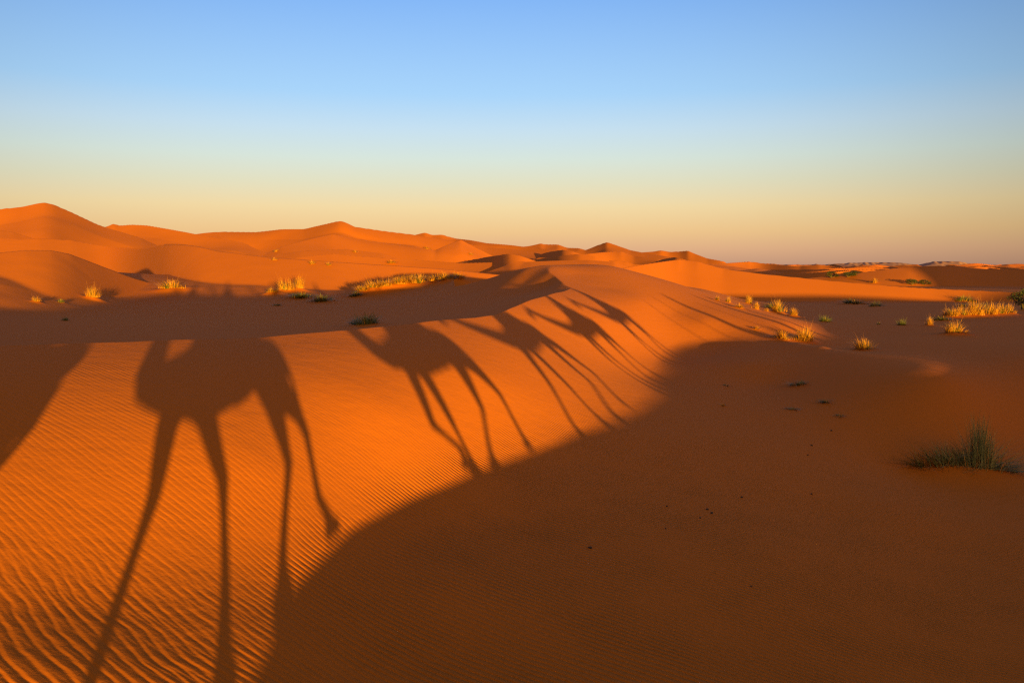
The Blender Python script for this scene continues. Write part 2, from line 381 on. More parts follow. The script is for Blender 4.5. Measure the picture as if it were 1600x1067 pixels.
for k, (px, py, w, h) in enumerate([(1300, 434, 28, 8), (1325, 433, 34, 8), (1425, 445, 24, 8), (1444, 445, 24, 6), (1597, 484, 44, 24)]):
    TUFTS.append((px, py, w, h, 'bush', .0, ['dark bush on the shaded far flat, left one of a close pair', 'dark bush on the shaded far flat, wider right one of a close pair', 'taller dark bush behind the tip of the lit dune', 'lower dark bush beside the taller one behind the lit dune tip', 'olive bush cut by the right edge above the golden bank'][k], 'dark bushes on the far flat' if k < 4 else None))

TUFT_AT = []
for px, py, w, h, kind, mh, lab, grp in TUFTS:
    q = spot(px, py)
    if q is None:
        print('no ground at', px, py); continue
    x, y, d = q
    wid, hei = w * d / F, h * d / F
    if mh:
        ma = mh * min(1.0, d / 60) if d < 60 else mh
        MOUNDS.append((x, y + 0.15 * wid, ma, max(.22, wid * (.55 if kind != 'big' else .34))))
    TUFT_AT.append((x, y, d, wid, hei, kind, lab, grp))

# ---------------------------------------------------------------- scene helpers
sc = bpy.context.scene
COL = sc.collection

def mat(name):
    m = bpy.data.materials.new(name); m.use_nodes = True
    nt = m.node_tree
    b = nt.nodes['Principled BSDF']
    return m, nt, b

def build_ground():
    amax = 0.62
    fine = np.linspace(-amax, amax, 1150)
    coarse = np.linspace(amax, 2 * math.pi - amax, 180)[1:-1]
    az = np.concatenate([fine, coarse])
    r = np.concatenate([np.geomspace(0.8, 4.2, 24)[:-1], np.geomspace(4.2, 70, 640)[:-1], np.geomspace(70, 1400, 860)[:-1], np.geomspace(1400, 5000, 90)])
    A, R = np.meshgrid(az, r)
    x = R * np.sin(A); y = R * np.cos(A)
    z = height(x, y)
    nr, na = z.shape
    co = np.stack([x, y, z], -1).reshape(-1, 3)
    co = np.vstack([co, [[0, 0, float(height(np.array([0.]), np.array([0.01]))[0])]]])
    i = np.arange(nr - 1)[:, None] * na; j = np.arange(na)[None, :]; j2 = (j + 1) % na
    q = np.stack([i + j, i + na + j, i + na + j2, i + j2], -1).reshape(-1, 4)[:, ::-1]
    tri = np.stack([j[0], j2[0], np.full(na, nr * na)], -1)[:, ::-1]
    me = bpy.data.meshes.new('ground')
    nq, nt_ = len(q), len(tri)
    me.vertices.add(len(co)); me.vertices.foreach_set('co', co.astype(np.float32).ravel())
    me.loops.add(nq * 4 + nt_ * 3)
    me.loops.foreach_set('vertex_index', np.concatenate([q.ravel(), tri.ravel()]).astype(np.int32))
    me.polygons.add(nq + nt_)
    me.polygons.foreach_set('loop_start', np.concatenate([np.arange(nq) * 4, nq * 4 + np.arange(nt_) * 3]).astype(np.int32))
    me.update(calc_edges=True)
    sm_ = np.ones(nq + nt_, bool); sm_[:nq] = np.repeat(r[:-1] < 130, na)      # far faces are about a pixel: keep crests crisp
    me.polygons.foreach_set('use_smooth', sm_)
    nz = me.polygons[nq // 3].normal.z
    if nz < 0: me.flip_normals()
    # how strongly the wind has rippled the sand, in metres
    xx, yy = co[:, 0], co[:, 1]; rr = np.hypot(xx, yy); U, V = uv(xx, yy)
    lf = sstep(1.9, -1.2, U) if False else 1 - sstep(-1.6, 1.8, U)
    near = 1 - sstep(5.0, 8.4, rr)
    big = (0.0052 * lf + .0004) * near
    low = 1 - sstep(-.45, .1, co[:, 2])
    fin = (.0014 + .0008 * lf + .0082 * low) * (1 - sstep(9, 24, rr)) * (1 - .8 * lf * near) * (0.45 + 0.55 * (1 - sstep(-.3, .9, co[:, 2])))
    for nm, val in (('ripple_coarse', big), ('ripple_fine', fin)):
        at = me.attributes.new(nm, 'FLOAT', 'POINT'); at.data.foreach_set('value', val.astype(np.float32))
    o = bpy.data.objects.new('ground', me); COL.objects.link(o)
    o['kind'] = 'structure'
    return o

class NB:
    """small helper to wire shader maths"""
    def __init__(self, nt): self.nt = nt
    def n(self, kind, **kw):
        q = self.nt.nodes.new(kind)
        for k_, v_ in kw.items(): setattr(q, k_, v_)
        return q
    def put(self, sock, v):
        if isinstance(v, bpy.types.NodeSocket): self.nt.links.new(v, sock)
        else: sock.default_value = v
    def m(self, op, a, b=0.0, c=0.0):
        q = self.n('ShaderNodeMath', operation=op)
        self.put(q.inputs[0], a); self.put(q.inputs[1], b); self.put(q.inputs[2], c)
        return q.outputs[0]
    def vm(self, op, a, b=(0, 0, 0), s=1.0):
        q = self.n('ShaderNodeVectorMath', operation=op)
        self.put(q.inputs[0], a); self.put(q.inputs[1], b)
        if op == 'SCALE': self.put(q.inputs['Scale'], s)
        return q.outputs['Value'] if op in ('DOT_PRODUCT', 'LENGTH') else q.outputs['Vector']
    def noise(self, v, scale, detail=2.0, rough=0.5):
        q = self.n('ShaderNodeTexNoise'); self.put(q.inputs['Vector'], v)
        q.inputs['Scale'].default_value = scale; q.inputs['Detail'].default_value = detail; q.inputs['Roughness'].default_value = rough
        return q
    def attr(self, name):
        return self.n('ShaderNodeAttribute', attribute_name=name).outputs['Fac']

def sand_material():
    m, nt, b = mat('sand')
    B = NB(nt)
    b.inputs['Roughness'].default_value = 0.9
    b.inputs['Specular IOR Level'].default_value = 0.08
    P_ = B.n('ShaderNodeTexCoord').outputs['Object']
    flat = B.vm('MULTIPLY', P_, (1, 1, 0))
    def warp_(scale, amt, det=2.0):
        c = B.noise(flat, scale, det).outputs['Color']
        return B.vm('SCALE', B.vm('SUBTRACT', c, (.5, .5, .5)), s=amt)
    def band(kx, ky, lam_, w1, w2, w3):
        q = B.vm('ADD', flat, warp_(.22, w1)); q = B.vm('ADD', q, warp_(1.3, w2)); q = B.vm('ADD', q, warp_(5.0, w3, 1.0))
        ph = B.m('MULTIPLY', B.vm('DOT_PRODUCT', q, (kx, ky, 0)), 2 * math.pi / lam_)
        sk = B.m('MULTIPLY_ADD', B.m('SINE', B.m('ADD', ph, .6)), .55, ph)
        return B.m('SINE', sk)
    fine = band(.50, .866, .084, .50, .10, .014)
    coarse = band(.64, .77, .102, .40, .17, .040)
    patch = B.m('MAXIMUM', B.m('MULTIPLY_ADD', B.noise(flat, .75, 3).outputs['Fac'], 2.6, -.45), .12)
    patch2 = B.m('MULTIPLY_ADD', B.noise(flat, 2.6, 2).outputs['Fac'], 1.3, .35)
    coarse = B.m('MULTIPLY', coarse, patch2)
    hgt = B.m('ADD', B.m('MULTIPLY', fine, B.m('MULTIPLY', B.attr('ripple_fine'), patch)), B.m('MULTIPLY', coarse, B.attr('ripple_coarse')))
    grain = B.m('MULTIPLY', B.m('SUBTRACT', B.noise(P_, 140, 2).outputs['Fac'], .5), .0016)
    lump = B.m('MULTIPLY', B.m('SUBTRACT', B.noise(flat, 3.1, 4, .6).outputs['Fac'], .5), .012)
    hgt = B.m('ADD', B.m('ADD', hgt, grain), lump)
    bp = B.n('ShaderNodeBump'); bp.inputs['Strength'].default_value = 1.0; bp.inputs['Distance'].default_value = 1.0
    B.put(bp.inputs['Height'], hgt); B.put(b.inputs['Normal'], bp.outputs[0])
    mixn = B.n('ShaderNodeMix', data_type='RGBA')
    tone = B.m('ADD', B.m('MULTIPLY', B.noise(flat, .06, 4).outputs['Fac'], .7), B.m('MULTIPLY', B.noise(P_, 60, 3, .7).outputs['Fac'], .3))
    B.put(mixn.inputs[0], tone); mixn.inputs[6].default_value = (.40, .091, .0042, 1); mixn.inputs[7].default_value = (.49, .124, .0065, 1)
    B.put(b.inputs['Base Color'], mixn.outputs[2])
    return m

def build_hills():
    """bare rock hills beyond the sand sea"""
    prof = [(1040, 418), (1100, 414.5), (1150, 413.5), (1180, 412), (1215, 413), (1262, 414), (1300, 413), (1340, 411), (1372, 410.3), (1395, 410), (1420, 412.5), (1434, 413.5), (1452, 410.5), (1470, 408.6), (1487, 407.8), (1500, 409), (1512, 411.5), (1530, 413.5), (1560, 414.6), (1620, 413.5), (1700, 414), (1780, 418)]
    rows = []
    px = np.linspace(1040, 1780, 520)
    yb = np.interp(px, [p[0] for p in prof], [p[1] for p in prof])
    a, t = ray(px, yb)
    rough = noise(a * 130, a * 0 + 3, 4) * 3.0 + noise(a * 330, a * 0 + 9, 5) * 1.0
    z = ZC + 3900 * t + rough
    ks = np.linspace(-1, 1, 41)
    A, K = np.meshgrid(a, ks)
    R = 3900 + K * 130 * (1 + 0.25 * noise(A * 40, A * 0, 8))
    h = np.clip(z[None] + 8, 0, None)
    gul = 1 + 0.35 * noise(A * 260 + K * 1.5, K * 3 + A * 60, 3) * (1 - np.abs(K))
    Z = -8 + h * (1 - np.abs(K)) ** 0.8 * np.where(np.abs(K) < 0.03, 1, gul)
    co = np.stack([R * np.sin(A), R * np.cos(A), Z], -1).reshape(-1, 3)
    n = len(px)
    f = [(i * n + j, i * n + j + 1, (i + 1) * n + j + 1, (i + 1) * n + j) for i in range(40) for j in range(n - 1)]
    me = bpy.data.meshes.new('hills'); me.from_pydata(co.tolist(), [], f); me.update()
    me.polygons.foreach_set('use_smooth', np.ones(len(f), bool))
    o = bpy.data.objects.new('hills', me); COL.objects.link(o); o['kind'] = 'structure'
    m, nt, b = mat('hill_rock'); b.inputs['Base Color'].default_value = (.36, .17, .13, 1); b.inputs['Roughness'].default_value = 1.0; b.inputs['Specular IOR Level'].default_value = 0.0
    me.materials.append(m)
    return o

ground = build_ground()
build_hills()
ground.data.materials.append(sand_material())

# ---------------------------------------------------------------- light, sky, camera
w = bpy.data.worlds.new('World'); sc.world = w; w.use_nodes = True
nt = w.node_tree
bg = nt.nodes['Background']
sky = nt.nodes.new('ShaderNodeTexSky'); sky.sky_type = 'NISHITA'; sky.sun_disc = False
sky.sun_elevation = SEL; sky.sun_rotation = SAZ + math.pi
sky.air_density = 1; sky.dust_density = 0.6; sky.ozone_density = 2
# the same sky with the twilight colours of the dry air over the horizon
tc = nt.nodes.new('ShaderNodeTexCoord')
sx = nt.nodes.new('ShaderNodeSeparateXYZ'); nt.links.new(tc.outputs['Generated'], sx.inputs[0])
rp = nt.nodes.new('ShaderNodeValToRGB'); nt.links.new(sx.outputs['Z'], rp.inputs[0])
def lin(c): return tuple(((v / 255) / 12.92 if v / 255 <= .04045 else ((v / 255 + .055) / 1.055) ** 2.4) for v in c)
def el(py): return math.sin(math.atan(float(ray(800, py)[1])))
SKY = [(0.0, (198, 152, 130)), (el(412), (206, 160, 132)), (el(390), (228, 180, 140)), (el(362), (242, 201, 145)), (el(325), (245, 219, 167)), (el(287), (229, 226, 196)),
       (el(250), (217, 231, 222)), (el(205), (200, 226, 243)), (el(150), (169, 214, 254)), (el(0), (132, 185, 252)), (0.62, (104, 136, 192)), (1.0, (76, 98, 140))]
e = rp.color_ramp.elements
while len(e) > 1: e.remove(e[0])
for k, (p, c) in enumerate(SKY):
    q = e[0] if k == 0 else e.new(min(1, p))
    q.position = min(1, max(0, p)); q.color = (*lin(c), 1)
EXPO = 2.0
sc_n = nt.nodes.new('ShaderNodeVectorMath'); sc_n.operation = 'SCALE'
nt.links.new(rp.outputs[0], sc_n.inputs[0]); sc_n.inputs['Scale'].default_value = 1 / (2 ** EXPO * 0.15)
mx = nt.nodes.new('ShaderNodeMix'); mx.data_type = 'RGBA'; mx.inputs[0].default_value = 0.92
nt.links.new(sky.outputs[0], mx.inputs[6]); nt.links.new(sc_n.outputs[0], mx.inputs[7])
# the glow of the low sun behind the viewer
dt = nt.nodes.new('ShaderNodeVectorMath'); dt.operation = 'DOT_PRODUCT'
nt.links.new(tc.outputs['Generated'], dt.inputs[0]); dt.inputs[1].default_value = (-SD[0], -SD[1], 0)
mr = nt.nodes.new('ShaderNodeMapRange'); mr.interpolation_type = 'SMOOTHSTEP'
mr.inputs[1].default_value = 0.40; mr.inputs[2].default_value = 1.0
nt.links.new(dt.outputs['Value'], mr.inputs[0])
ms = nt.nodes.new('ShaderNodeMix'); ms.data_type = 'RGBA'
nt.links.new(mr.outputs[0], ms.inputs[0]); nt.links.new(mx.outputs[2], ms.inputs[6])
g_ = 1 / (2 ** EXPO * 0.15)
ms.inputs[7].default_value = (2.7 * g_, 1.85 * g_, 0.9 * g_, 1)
# a little darker away from the middle of the twilight arch
d2 = nt.nodes.new('ShaderNodeVectorMath'); d2.operation = 'DOT_PRODUCT'
nt.links.new(tc.outputs['Generated'], d2.inputs[0]); d2.inputs[1].default_value = (math.sin(math.radians(-5)), math.cos(math.radians(-5)), 0)
m2 = nt.nodes.new('ShaderNodeMapRange'); m2.interpolation_type = 'SMOOTHSTEP'
m2.inputs[1].default_value = 0.70; m2.inputs[2].default_value = 1.0; m2.inputs[3].default_value = 0.60; m2.inputs[4].default_value = 1.0
nt.links.new(d2.outputs['Value'], m2.inputs[0])
s2 = nt.nodes.new('ShaderNodeVectorMath'); s2.operation = 'SCALE'
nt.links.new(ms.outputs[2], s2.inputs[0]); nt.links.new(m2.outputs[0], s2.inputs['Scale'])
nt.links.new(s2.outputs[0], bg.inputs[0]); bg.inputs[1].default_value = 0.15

sl = bpy.data.lights.new('sun', 'SUN'); sl.energy = 4.0; sl.angle = math.radians(0.5); sl.color = (1, .66, .05)
so = bpy.data.objects.new('sun', sl); COL.objects.link(so)
from mathutils import Vector
so.rotation_euler = Vector((SD[0] * math.cos(SEL), SD[1] * math.cos(SEL), -math.sin(SEL))).to_track_quat('-Z', 'Y').to_euler()
so.location = (0, -20, 30)

cam = bpy.data.cameras.new('camera'); co_ = bpy.data.objects.new('camera', cam); COL.objects.link(co_)
cam.sensor_width = 36; cam.lens = 36 * F / 1600; cam.clip_end = 20000; cam.clip_start = 0.05
co_.location = (0, 0, ZC); co_.rotation_euler = (math.pi / 2 - PITCH, 0, 0)
sc.camera = co_
sc.cycles.use_denoising = False; sc.cycles.use_adaptive_sampling = False
sc.cycles.max_bounces = 4; sc.cycles.diffuse_bounces = 2; sc.cycles.sample_clamp_indirect = 4
sc.cycles.filter_width = 1.3
sc.view_settings.view_transform = 'Standard'; sc.view_settings.look = 'None'
sc.view_settings.exposure = EXPO

# ---------------------------------------------------------------- the caravan (out of the picture on the right; its shadows fall into it)
import bmesh
from mathutils import Vector, Matrix

def plain(name, col, rough=0.8, var=0.0, scale=8):
    m, nt, b = mat(name)
    b.inputs['Base Color'].default_value = (*col, 1); b.inputs['Roughness'].default_value = rough
    b.inputs['Specular IOR Level'].default_value = 0.2
    if var:
        tc = nt.nodes.new('ShaderNodeTexCoord'); n = nt.nodes.new('ShaderNodeTexNoise'); n.inputs['Scale'].default_value = scale; n.inputs['Detail'].default_value = 5
        nt.links.new(tc.outputs['Object'], n.inputs['Vector'])
        r = nt.nodes.new('ShaderNodeValToRGB'); nt.links.new(n.outputs['Fac'], r.inputs[0])
        r.color_ramp.elements[0].position = .3; r.color_ramp.elements[1].position = .7
        r.color_ramp.elements[0].color = (*[c * (1 - var) for c in col], 1); r.color_ramp.elements[1].color = (*[min(1, c * (1 + var)) for c in col], 1)
        nt.links.new(r.outputs[0], b.inputs['Base Color'])
    return m

def link(name, me, m, parent=None):
    o = bpy.data.objects.new(name, me); COL.objects.link(o)
    if m: me.materials.append(m)
    if parent: o.parent = parent
    return o

def blob(name, chains, voxel, m, parent=None, smooth=4):
    """one continuous surface swept along chains of (x, y, z, radius[, lateral factor])"""
    bm = bmesh.new()
    for ch in chains:
        ch = [(*c, 1.0) if len(c) == 4 else c for c in ch]
        pts = [ch[0]]
        for p, q in zip(ch[:-1], ch[1:]):
            L = math.dist(p[:3], q[:3]); n = max(1, int(L / (0.5 * min(p[3], q[3]))))
            for k in range(1, n + 1):
                t = k / n
                pts.append(tuple(p[i] + (q[i] - p[i]) * t for i in range(5)))
        for x, y, z, r, f in pts:
            bmesh.ops.create_icosphere(bm, subdivisions=2, radius=1.0, matrix=Matrix.Translation((x, y, z)) @ Matrix.Diagonal((r, r * f, r, 1)))
    me = bpy.data.meshes.new(name); bm.to_mesh(me); bm.free()
    tmp = bpy.data.objects.new(name, me); COL.objects.link(tmp)
    r = tmp.modifiers.new('r', 'REMESH'); r.mode = 'VOXEL'; r.voxel_size = voxel; r.use_smooth_shade = True
    s_ = tmp.modifiers.new('s', 'SMOOTH'); s_.factor = 0.5; s_.iterations = smooth
    dg = bpy.context.evaluated_depsgraph_get()
    out = bpy.data.meshes.new_from_object(tmp.evaluated_get(dg))
    bpy.data.objects.remove(tmp); bpy.data.meshes.remove(me)
    out.name = name
    for p in out.polygons: p.use_smooth = True
    return link(name, out, m, parent)

hair = plain('camel_hair', (.30, .17, .085), .9, .3, 5)
hair_dark = plain('dark_camel_hair', (.17, .09, .045), .9, .3, 5)
wool = plain('striped_wool', (.30, .05, .04), .9, .5, 30)
rope_m = plain('rope', (.25, .19, .11), .9)
iron = plain('iron', (.12, .11, .10), .45)
skin_m = plain('skin', (.24, .12, .07), .6)
eye_m = plain('dark_eye', (.01, .008, .006), .2)

TORSO = [(-.72, 0, 1.50, .29, .95), (-.45, 0, 1.56, .32, .95), (-.12, 0, 1.54, .37, .95), (.30, 0, 1.50, .375, .95), (.66, 0, 1.46, .285, .9), (.92, 0, 1.47, .205, .85)]
HUMP = [(-.25, 0, 1.72, .24), (0, 0, 1.88, .21), (.22, 0, 1.74, .24)]
TAIL = [(-.96, 0, 1.58, .05), (-1.04, 0, 1.35, .035), (-1.05, 0, 1.1, .03), (-1.05, 0, .95, .05)]

def camel_chains(neck, legs, k=1.0, tail=True):
    ch = [TORSO, HUMP] + ([TAIL] if tail else [[(-.97, 0, 1.58, .05), (-1.0, .03, 1.35, .035), (-.92, .05, 1.15, .04)]])
    nk = [(.85, 0, 1.46, .21)] + [(*p[:1], 0, *p[1:]) for p in neck[:-3]]
    ch.append(nk)
    h0, h1, h2 = neck[-3:]                               # poll, face, muzzle
    ch.append([(neck[-4][0], 0, neck[-4][1], neck[-4][2]), (h0[0], 0, h0[1], h0[2]), (h1[0], 0, h1[1], h1[2]), (h2[0], 0, h2[1], h2[2])])
    ch.append([(h2[0] + .02, 0, h2[1] - .05, h2[2] * .75), (h1[0] + .02, 0, h1[1] - .07, h1[2] * .7)])    # lower jaw
    for s in (-1, 1):
        ch.append([(h0[0] - .03, s * .07, h0[1] + .07, .035), (h0[0] - .09, s * .12, h0[1] + .15, .026), (h0[0] - .11, s * .13, h0[1] + .19, .014)])  # ears
        ch.append([(h1[0] - .05, s * .075, h1[1] + .045, .035)])    # brow
    for kind, s, (x1, z1), (x2, z2), (x3, z3) in legs:
        y = s * .17
        if kind == 'f':
            top = (.62, y * .8, 1.42, .17, .75); up = (x1 * .6 + .62 * .4, y, 1.16, .125, .85)
            ch.append([top, up, (x1, y, z1, .07)]); r = .068
        else:
            top = (-.62, y * .8, 1.46, .25, .7); up = (-.62 * .45 + x1 * .55, y, 1.12, .145, .8)
            ch.append([top, up, (x1 * .85 - .62 * .15, y, z1 + .17, .08), (x1, y, z1, .06)]); r = .055
        ch.append([(x1, y, z1, r), (x1 + (x2 - x1) * .45, y, z1 + (z2 - z1) * .45, .045), (x2, y, z2, .05)])
        ch.append([(x2, y, z2, .05), (x3, y, z3 + .05, .06)])
        tx = x3 + .09
        ch.append([(x3 - .05, y - .03, z3 + .035, .05), (tx, y - .035, z3 + .03, .04)]); ch.append([(x3 - .05, y + .03, z3 + .035, .05), (tx, y + .035, z3 + .03, .04)])
    if k != 1.0: ch = [[(c[0] * k, *c[1:]) for c in q] for q in ch]
    return ch

NECK_UP = [(1.02, 1.50, .19), (1.10, 1.60, .17), (1.12, 1.78, .15), (1.17, 2.0, .125), (1.33, 2.24, .115), (1.56, 2.40, .12), (1.78, 2.38, .10), (1.98, 2.31, .075)]
NECK_MID = [(1.05, 1.46, .18), (1.24, 1.58, .16), (1.38, 1.80, .15), (1.55, 2.02, .12), (1.78, 2.24, .11), (2.0, 2.36, .12), (2.2, 2.33, .10), (2.4, 2.25, .075)]
NECK_LOW = [(1.10, 1.47, .20), (1.38, 1.56, .17), (1.78, 1.72, .14), (2.15, 1.87, .105), (2.40, 2.03, .10), (2.56, 2.12, .115), (2.74, 2.07, .09), (2.92, 1.98, .072)]
GAIT = [('f', 1, (.72, .66), (.62, .16), (.66, 0)), ('f', -1, (.45, .66), (.28, .16), (.30, 0)), ('h', 1, (-.62, .60), (-.42, .14), (-.40, 0)), ('h', -1, (-1.02, .64), (-1.02, .16), (-.98, .02))]
GAIT2 = [('f', 1, (.42, .66), (.26, .16), (.28, 0)), ('f', -1, (.78, .68), (.80, .17), (.84, 0)), ('h', 1, (-1.0, .64), (-1.06, .18), (-1.0, .03)), ('h', -1, (-.66, .60), (-.40, .14), (-.38, 0))]
CAMELS = [
    # u of the hump, neck, legs, stretch, label of the camel, label of the rider
    (-2.94, NECK_UP, [('f', 1, (.72, .66), (.62, .16), (.66, 0)), ('f', -1, (.45, .66), (.28, .16), (.30, 0)), ('h', 1, (-.50, .60), (-.30, .14), (-.28, 0)), ('h', -1, (-.80, .64), (-.66, .16), (-.62, .0))], 1.0, 'camel ahead of all the others, only its rump and hind leg shadowing the sand', 'rider on the foremost camel in loose robe and turban'),
    (-0.06, NECK_UP, [('f', 1, (.70, .74), (.90, .20), (.93, 0)), ('f', -1, (.12, .71), (.10, .18), (.12, 0)), ('h', 1, (-.80, .64), (-.58, .14), (-.54, 0)), ('h', -1, (-1.02, .80), (-1.02, .30), (-1.13, .05))], .96,
     'camel casting the largest shadow, four long separate legs on the rippled slope', 'rider on the camel of the largest shadow, seated at the view point'),
    (3.92, NECK_MID, [('f', 1, (.84, .60), (.48, .26), (.52, .07)), ('f', -1, (.50, .57), (.48, .18), (.50, 0)), ('h', 1, (-.48, .59), (-.10, .12), (-.05, 0)), ('h', -1, (-1.08, .68), (-.98, .16), (-.96, 0))], 1.0,
     'camel whose shadow lifts a bent foreleg, just behind the largest shadow', 'rider on the camel with the bent foreleg'),
    (8.02, NECK_LOW, [('f', 1, (1.16, .67), (1.58, .16), (1.62, 0)), ('f', -1, (.58, .56), (.70, .15), (.74, 0)), ('h', 1, (-.72, .45), (-.10, .10), (-.05, 0)), ('h', -1, (-1.45, .5), (-.98, .15), (-.92, .02))], 1.0,
     'camel striding with legs wide apart, its shadow in the middle of the row', 'rider on the camel striding with legs wide apart'),
    (12.25, NECK_LOW, GAIT, 1.0, 'camel with neck stretched low, its whole head shadowed under the dune crest', 'rider on the camel whose head shadow lies under the crest'),
    (16.1, NECK_LOW, GAIT2, 1.0, 'last camel of the row, its slim shadow nearest the sharp crest corner', 'rider on the last camel of the row'),
]
_hd = np.array([*un_uv(-1.0, 0.3)]); _hd /= np.hypot(*_hd)
HEAD_ROT = math.atan2(_hd[1], _hd[0])
GZ = lambda x, y: float(height(np.array([x], float), np.array([y], float))[0])

def sheet(name, fn, nu, nv, th, m, parent):
    """a thick curved cloth"""
    bm = bmesh.new()
    g = [[[bm.verts.new(fn(i / (nu - 1), j / (nv - 1), k * th)) for j in range(nv)] for i in range(nu)] for k in (0, 1)]
    for i in range(nu - 1):
        for j in range(nv - 1):
            bm.faces.new((g[1][i][j], g[1][i + 1][j], g[1][i + 1][j + 1], g[1][i][j + 1])); bm.faces.new((g[0][i][j], g[0][i][j + 1], g[0][i + 1][j + 1], g[0][i + 1][j]))
    for i in range(nu - 1):
        for j in (0, nv - 1): bm.faces.new((g[0][i][j], g[0][i + 1][j], g[1][i + 1][j], g[1][i][j]))
    for j in range(nv - 1):
        for i in (0, nu - 1): bm.faces.new((g[0][i][j], g[1][i][j], g[1][i][j + 1], g[0][i][j + 1]))
    bmesh.ops.recalc_face_normals(bm, faces=bm.faces)
    me = bpy.data.meshes.new(name); bm.to_mesh(me); bm.free()
    for p in me.polygons: p.use_smooth = True
    return link(name, me, m, parent)

def tube(bm, pts, r0, r1=None, n=8):
    r1 = r0 if r1 is None else r1
    rings = []
    for i, p in enumerate(pts):
        a = Vector(pts[max(0, i - 1)]); b = Vector(pts[min(len(pts) - 1, i + 1)])
        q = (b - a).to_track_quat('Z', 'Y'); r = r0 + (r1 - r0) * i / max(1, len(pts) - 1)
        rings.append([bm.verts.new(Vector(p) + q @ Vector((r * math.cos(2 * math.pi * k / n), r * math.sin(2 * math.pi * k / n), 0))) for k in range(n)])
    for A_, B_ in zip(rings[:-1], rings[1:]):
        for k in range(n): bm.faces.new((A_[k], A_[(k + 1) % n], B_[(k + 1) % n], B_[k]))
    bm.faces.new(rings[0][::-1]); bm.faces.new(rings[-1])

def bm_obj(name, bm, m, parent=None):
    me = bpy.data.meshes.new(name); bm.to_mesh(me); bm.free()
    for p in me.polygons: p.use_smooth = True
    return link(name, me, m, parent)

def make_camel(i, u, neck, legs, k, label):
    root = bpy.data.objects.new('camel', None); COL.objects.link(root)
    v = float(path_v(u)); x, y = un_uv(u, v)
    root.location = (x, y, GZ(x, y)); root.rotation_euler = (0, 0, HEAD_ROT)
    root['label'] = label; root['category'] = 'camel'; root['group'] = 'camels walking in a caravan'
    hm = hair_dark if i in (2, 4) else hair
    body = blob('body', camel_chains(neck, legs, k, i != 0), .024, hm, root)
    h0, h1 = neck[-3], neck[-2]
    for s in (-1, 1):
        bm = bmesh.new(); bmesh.ops.create_uvsphere(bm, u_segments=10, v_segments=8, radius=.022, matrix=Matrix.Translation(((h1[0] - .04) * k, s * .085, h1[1] + .03)))
        bm_obj('eye', bm, eye_m, root)
    def cloth(a, b, d):
        xx = -.52 + 1.02 * a; th = math.radians(-118 + 236 * b)
        top = .34 + .20 * math.exp(-(xx / .26) ** 2)
        rr = .39 + d + .01 * math.sin(9 * a + 7 * b)
        up = math.cos(th)
        return (xx, rr * math.sin(th) * .98, 1.54 + (rr + max(0, top - .34) * max(0, up)) * up)
    sheet('saddle_blanket', cloth, 15, 25, .02, wool, root)
    bm = bmesh.new()
    ring = [(.02 + .40 * math.cos(t), .20 * math.sin(t), 1.98 + .05 * math.cos(2 * t)) for t in np.linspace(0, 2 * math.pi, 25)]
    tube(bm, ring, .085, n=10)
    saddle = bm_obj('saddle', bm, wool, root)
    bm = bmesh.new()
    tube(bm, [(.40, -.12, 2.02), (.40, -.12, 2.25), (.40, .12, 2.25), (.40, .12, 2.02)], .016)
    bm_obj('handle', bm, iron, saddle)
    if i == 0:                                            # roll added behind the saddle to fill out the rump's shadow
        bm = bmesh.new(); tube(bm, [(-.70, -.42, 1.74), (-.70, -.40, 1.76), (-.70, 0, 1.80), (-.70, .40, 1.76), (-.70, .42, 1.74)], .19, n=14); bm_obj('added_bedroll', bm, rope_m, root)
    for nm, c, r in (('noseband', neck[-2], neck[-2][2] + .004), ('headstall', neck[-3], neck[-3][2] + .006)):      # halter round the muzzle and behind the ears
        bm = bmesh.new()
        tube(bm, [(c[0] * k, r * math.cos(t), c[1] - .015 + r * 1.05 * math.sin(t)) for t in np.linspace(0, 2 * math.pi, 17)], .011, n=6)
        bm_obj(nm, bm, rope_m, root)
    return root

